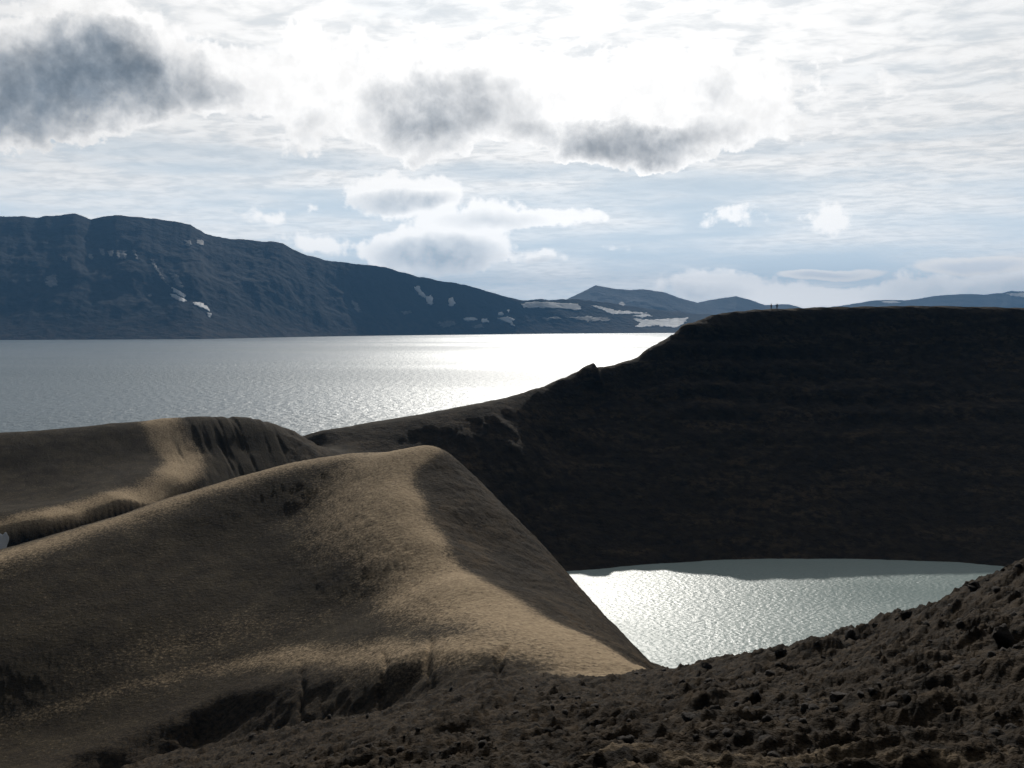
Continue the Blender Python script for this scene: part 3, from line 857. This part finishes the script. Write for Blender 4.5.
# ------------------------------------------------------------------ two people on the far rim
def simple_mat(name, col, rough=0.85):
    m = bpy.data.materials.new(name); m.use_nodes = True
    n = NT(m.node_tree)
    pos = n.new('ShaderNodeTexCoord').outputs['Object']
    bs = n.new('ShaderNodeBsdfPrincipled')
    n.put(bs.inputs['Base Color'], n.mix(n.noise(pos, 9, 3), tuple(x * .75 for x in col), tuple(x * 1.2 for x in col)))
    bs.inputs['Roughness'].default_value = rough
    out = n.new('ShaderNodeOutputMaterial'); n.t.links.new(bs.outputs[0], out.inputs[0])
    return m
M_skin = simple_mat("skin", (0.45, 0.28, 0.20))
M_hair = simple_mat("dark_hair", (0.03, 0.02, 0.015))
M_coat = simple_mat("dark_jacket", (0.018, 0.024, 0.038))
M_coat2 = simple_mat("navy_jacket", (0.014, 0.020, 0.042))
M_trs = simple_mat("dark_trousers", (0.015, 0.016, 0.020))
M_boot = simple_mat("brown_boot", (0.05, 0.03, 0.02))

def skinned(name, verts, edges, radii, mat, parent, root=0, sub=2):
    me = bpy.data.meshes.new(name)
    me.from_pydata(verts, edges, [])
    o = bpy.data.objects.new(name, me); COL.objects.link(o)
    sk = o.modifiers.new("skin", 'SKIN')
    sk.use_smooth_shade = True
    for i, r in enumerate(radii):
        sv = me.skin_vertices[0].data[i] if me.skin_vertices else None
        if sv:
            sv.radius = (r, r) if not isinstance(r, tuple) else r
            sv.use_root = (i == root)
    sb = o.modifiers.new("sub", 'SUBSURF'); sb.levels = sub; sb.render_levels = sub
    dg = bpy.context.evaluated_depsgraph_get()
    m2 = bpy.data.meshes.new_from_object(o.evaluated_get(dg))
    bpy.data.objects.remove(o)
    m2.name = name
    m2.materials.clear(); m2.materials.append(mat)
    ob = bpy.data.objects.new(name, m2); COL.objects.link(ob); ob.parent = parent
    return ob

def ellipsoid(name, c, r, mat, parent, cut=None):
    bm = bmesh.new()
    bmesh.ops.create_uvsphere(bm, u_segments=20, v_segments=14, radius=1)
    for v in bm.verts:
        v.co = Vector((c[0] + v.co.x * r[0], c[1] + v.co.y * r[1], c[2] + v.co.z * r[2]))
    if cut is not None:
        bmesh.ops.delete(bm, geom=[v for v in bm.verts if cut(v.co)], context='VERTS')
    for f in bm.faces:
        f.smooth = True
    me = bpy.data.meshes.new(name); bm.to_mesh(me); bm.free(); me.materials.append(mat)
    o = bpy.data.objects.new(name, me); COL.objects.link(o); o.parent = parent
    return o

def person(loc, rz, h, coat, label, arm=0.0):
    root = bpy.data.objects.new("person", None); COL.objects.link(root)
    root.location = loc; root.rotation_euler = (0, 0, rz); root.scale = (h / 1.75,) * 3
    tag(root, label, "person", "two people standing on the far crater rim")
    # body faces local -Y: pelvis, spine, neck, head; arms with five fingers; legs and feet
    vs = [(0, 0, .95), (0, 0, 1.15), (0, .01, 1.36), (0, .01, 1.48), (0, -.01, 1.56), (0, -.02, 1.64), (0, -.015, 1.72)]
    rd = [.135, .125, .15, .06, .062, .088, .06]
    ed = [(0, 1), (1, 2), (2, 3), (3, 4), (4, 5), (5, 6)]
    for s in (-1, 1):
        b = len(vs)
        vs += [(s * .17, .01, 1.40), (s * .24, .02, 1.13), (s * .25 + s * arm * .05, -.05, .90), (s * .25, -.07, .82)]
        rd += [.062, .048, .034, .032]
        ed += [(2, b), (b, b + 1), (b + 1, b + 2), (b + 2, b + 3)]
        for k in range(4):
            f = len(vs)
            vs += [(s * .25, -.10 + .022 * k, .775), (s * .245, -.105 + .022 * k, .735 - .008 * (k in (1, 2)))]
            rd += [.010, .008]; ed += [(b + 3, f), (f, f + 1)]
        f = len(vs)
        vs += [(s * .235, -.115, .81), (s * .228, -.125, .775)]; rd += [.012, .009]; ed += [(b + 3, f), (f, f + 1)]
        g = len(vs)
        vs += [(s * .095, 0, .86), (s * .11, -.01, .49), (s * .12, .02, .10), (s * .125, -.03, .045), (s * .14, -.14, .035)]
        rd += [.092, .062, .043, .042, .036]
        ed += [(0, g), (g, g + 1), (g + 1, g + 2), (g + 2, g + 3), (g + 3, g + 4)]
    body = skinned("body", vs, ed, rd, M_skin, root)
    # nose, mouth and eyes live on the head
    ellipsoid("eye", (-.032, -.098, 1.655), (.012, .008, .009), M_hair, body)
    ellipsoid("eye", (.032, -.098, 1.655), (.012, .008, .009), M_hair, body)
    ellipsoid("nose", (0, -.108, 1.625), (.014, .018, .022), M_skin, body)
    ellipsoid("mouth", (0, -.098, 1.585), (.024, .008, .006), M_boot, body)
    ellipsoid("hair", (0, .005, 1.675), (.100, .112, .105), M_hair, root, cut=lambda c: c.y < -.055 and c.z < 1.70)
    jv = [(0, 0, .90), (0, 0, 1.15), (0, .01, 1.36), (0, .01, 1.47)]
    jr = [.185, .165, .180, .075]; je = [(0, 1), (1, 2), (2, 3)]
    for s in (-1, 1):
        b = len(jv)
        jv += [(s * .18, .01, 1.39), (s * .245, .02, 1.13), (s * .252 + s * arm * .05, -.05, .89)]
        jr += [.082, .070, .054]; je += [(2, b), (b, b + 1), (b + 1, b + 2)]
    skinned("jacket", jv, je, jr, coat, root)
    tv = [(0, 0, .93)]; tr = [.155]; te = []
    for s in (-1, 1):
        g = len(tv)
        tv += [(s * .10, 0, .84), (s * .113, -.01, .49), (s * .122, .015, .09)]
        tr += [.112, .082, .070]; te += [(0, g), (g, g + 1), (g + 1, g + 2)]
        skinned("boot", [(s * .122, .03, .13), (s * .123, .02, .05), (s * .14, -.15, .04)], [(0, 1), (1, 2)], [.062, .060, .048], M_boot, root)
    skinned("trousers", tv, te, tr, M_trs, root)
    return root

def skyline(px, y0, y1):
    best, bp = -9, None
    dx = (px - 512) / FOC
    for Y in np.arange(y0, y1, 0.5):
        x = dx * Y * 0.998
        z = land_z(x, Y)
        if z / Y > best:
            best, bp = z / Y, (x, Y, z)
    return bp
a = skyline(771.0, 312, 345)
b = skyline(777.2, 312, 345)
person((a[0], a[1], a[2] - 0.02), R(15), 1.80, M_coat, "left of the two tiny people on the far rim, dark jacket and trousers, standing still")
person((b[0], b[1] + .6, land_z(b[0], b[1] + .6) - 0.02), R(160), 1.88, M_coat2, "right and slightly taller of the two tiny people on the far rim, dark clothes", .6)

# ------------------------------------------------------------------ clods and rocks on the near slope
M_rock = simple_mat("lava_rock", (0.040, 0.029, 0.020), 0.95)
_n = M_rock.node_tree.nodes; _b = _n.new('ShaderNodeBump'); _t = _n.new('ShaderNodeTexNoise'); _g = _n.new('ShaderNodeNewGeometry')
_t.inputs['Scale'].default_value = 16; _t.inputs['Detail'].default_value = 8; _t.inputs['Roughness'].default_value = .7; _b.inputs['Distance'].default_value = .09
_l = M_rock.node_tree.links; _l.new(_g.outputs['Position'], _t.inputs['Vector']); _l.new(_t.outputs['Fac'], _b.inputs['Height'])
_l.new(_b.outputs[0], next(q for q in _n if q.type == 'BSDF_PRINCIPLED').inputs['Normal'])
ICO = bmesh.new(); bmesh.ops.create_icosphere(ICO, subdivisions=2, radius=1)
IV = np.array([v.co[:] for v in ICO.verts]); IF = np.array([[v.index for v in f.verts] for f in ICO.faces]); ICO.free()
ICO = bmesh.new(); bmesh.ops.create_icosphere(ICO, subdivisions=4, radius=1)
IV4 = np.array([v.co[:] for v in ICO.verts]); IF4 = np.array([[v.index for v in f.verts] for f in ICO.faces]); ICO.free()

def lump_verts(base, size, seed, k=0.33):
    off = seed * 7.31
    r = 1 + k * fbm(base[:, 0] * 1.3 + off, base[:, 1] * 1.3 + base[:, 2] * 1.1 - off, 4, seed) + k * .7 * fbm(base[:, 2] * 1.7 + off, base[:, 0] * 1.1 - base[:, 1] * 1.2, 3, seed + 5)
    v = base * r[:, None]
    # a few flat broken faces
    rg = np.random.default_rng(seed)
    for _ in range(6):
        nn = rg.normal(size=3); nn /= np.linalg.norm(nn)
        dd = v @ nn; lim = rg.uniform(.55, .85)
        v = v - np.where(dd > lim, dd - lim, 0)[:, None] * nn * .9
    a = rg.uniform(0, 2 * math.pi); ca_, sa_ = math.cos(a), math.sin(a)
    v = v * np.array(size)
    return np.stack([v[:, 0] * ca_ - v[:, 1] * sa_, v[:, 0] * sa_ + v[:, 1] * ca_, v[:, 2]], -1)

def tri_object(name, V_, F_, mat):
    me = bpy.data.meshes.new(name); me.from_pydata(V_.tolist(), [], F_.tolist())
    me.polygons.foreach_set("use_smooth", np.ones(len(me.polygons), bool))
    me.materials.append(mat)
    o = bpy.data.objects.new(name, me); COL.objects.link(o)
    return o

vs_, fs_, nb = [], [], 0
shapes = [lump_verts(IV, (1, .8, .75), 900 + k, .75) for k in range(14)]
tries = 0
while len(vs_) < 5200 and tries < 40000:
    tries += 1
    r_ = 6.5 * math.exp(rng.uniform(0, math.log(62 / 6.5))); t_ = R(rng.uniform(-24, 31))
    x, y = r_ * math.sin(t_), r_ * math.cos(t_)
    if y > float(side_y(np.array([x]), gully)[0]) + 1.5:
        continue
    if gnoise(np.array([x / 2.2]), np.array([y / 2.2]), 91)[0] < rng.uniform(-.35, .45):
        continue
    sz = min(0.008 * math.exp(rng.exponential(0.75)), 0.07) * (0.7 + r_ / 26)
    sh = shapes[rng.integers(14)] * sz
    vs_.append(sh + np.array([x, y, land_z(x, y) - sz * .05])); fs_.append(IF + nb); nb += len(IV)
rub = tri_object("rubble", np.concatenate(vs_), np.concatenate(fs_), M_rock)
tag(rub, "loose dark clods and stones scattered over the near slope", "rubble", kind='stuff')

def place_px(px, py, r0=5, r1=75):
    dv = pix_dir(px, py)
    for k in np.arange(r0, r1, 0.1):
        x, y, z = dv[0] * k, dv[1] * k, dv[2] * k
        if land_z(x, y) >= z:
            return x, y, land_z(x, y)
    return None

ROCKS = [  # pixel, size in pixels, label
    (707, 667, 9, "small dark rock on the near skyline just right of the knoll's foot"),
    (780, 655, 11, "dark rock on the near slope's edge, below the middle of the small lake"),
    (849, 637, 12, "dark lumpy rock on the near skyline, below the brightest water"),
    (905, 618, 10, "dark rock on the near skyline towards the lake's right end"),
    (975, 590, 13, "dark rock just under the small lake's right tip"),
    (1003, 640, 20, "large dark boulder at the right edge of the near slope"),
    (690, 722, 14, "brown boulder half sunk in the middle of the near slope"),
    (838, 700, 17, "brown block in the hollow of the near slope"),
    (562, 700, 10, "dark stone in the bank of the gully under the knoll"),
]
for k, (px, py, sp, lb) in enumerate(ROCKS):
    q = place_px(px, py)
    if q is None:
        continue
    sz = sp * math.hypot(q[0], q[1]) / FOC * .55
    o = tri_object("rock", lump_verts(IV4, (sz, sz * .85, sz * .72), 950 + k, .75), IF4, M_rock)
    o.location = (q[0], q[1], q[2] + sz * .22)
    tag(o, lb, "rock", "larger rocks on the near slope")

# old snow left in the hollow at the left edge
bm = bmesh.new(); bmesh.ops.create_circle(bm, cap_ends=False, segments=40, radius=1)
ring = [v.co.copy() for v in bm.verts]; bm.free()
q = place_px(2, 543, 118, 200)
if q:
    n_r = 8; vv_ = []; ff_ = []
    for k in range(n_r + 1):
        for j, c0 in enumerate(ring):
            f_ = k / n_r * (1 + .30 * gnoise(np.array([c0.x * 1.7 + 4]), np.array([c0.y * 1.7]), 5)[0])
            x, y = q[0] + c0.x * 0.9 * f_, q[1] + c0.y * 1.3 * f_
            vv_.append((x, y, land_z(x, y) + .16 * (1 - (k / n_r) ** 3) - (.15 if k == n_r else 0)))
    for k in range(n_r):
        for j in range(40):
            ff_.append((k * 40 + j, k * 40 + (j + 1) % 40, (k + 1) * 40 + (j + 1) % 40, (k + 1) * 40 + j))
    me = bpy.data.meshes.new("snow_patch"); me.from_pydata(vv_, [], ff_[40:]); me.materials.append(M_snow)
    o = bpy.data.objects.new("snow_patch", me); COL.objects.link(o)
    bm = bmesh.new(); bm.from_mesh(me); bmesh.ops.delete(bm, geom=[v for v in bm.verts if not v.link_faces], context='VERTS'); bmesh.ops.contextual_create(bm, geom=[e for e in bm.edges if len(e.link_faces) == 1 and (e.verts[0].co.xy - Vector(q[:2])).length < 0.4]); bm.to_mesh(me); bm.free()
    for p_ in me.polygons: p_.use_smooth = True
    tag(o, "small white snow patch in the dark hollow between the two knolls, left edge", "snow patch")

# ------------------------------------------------------------------ haze
bm = bmesh.new()
bmesh.ops.create_cube(bm, size=1)
for v in bm.verts:
    v.co = Vector((v.co.x * 25000, v.co.y * 26000, -77 if v.co.z < 0 else 560))
me = bpy.data.meshes.new("haze"); bm.to_mesh(me); bm.free()
hz = bpy.data.objects.new("haze", me); COL.objects.link(hz)
tag(hz, "thin blue air between the viewer and the far mountains", "haze", kind='stuff')
m = bpy.data.materials.new("haze"); m.use_nodes = True
n = NT(m.node_tree)
pv = n.new('ShaderNodeVolumePrincipled')
pv.inputs['Color'].default_value = (0.23, 0.54, 1.0, 1)
pv.inputs['Density'].default_value = 8e-5
pv.inputs['Anisotropy'].default_value = 0.0
out = n.new('ShaderNodeOutputMaterial'); n.t.links.new(pv.outputs[0], out.inputs['Volume'])
me.materials.append(m)
scene.cycles.volume_bounces = 0
scene.cycles.max_bounces = 6
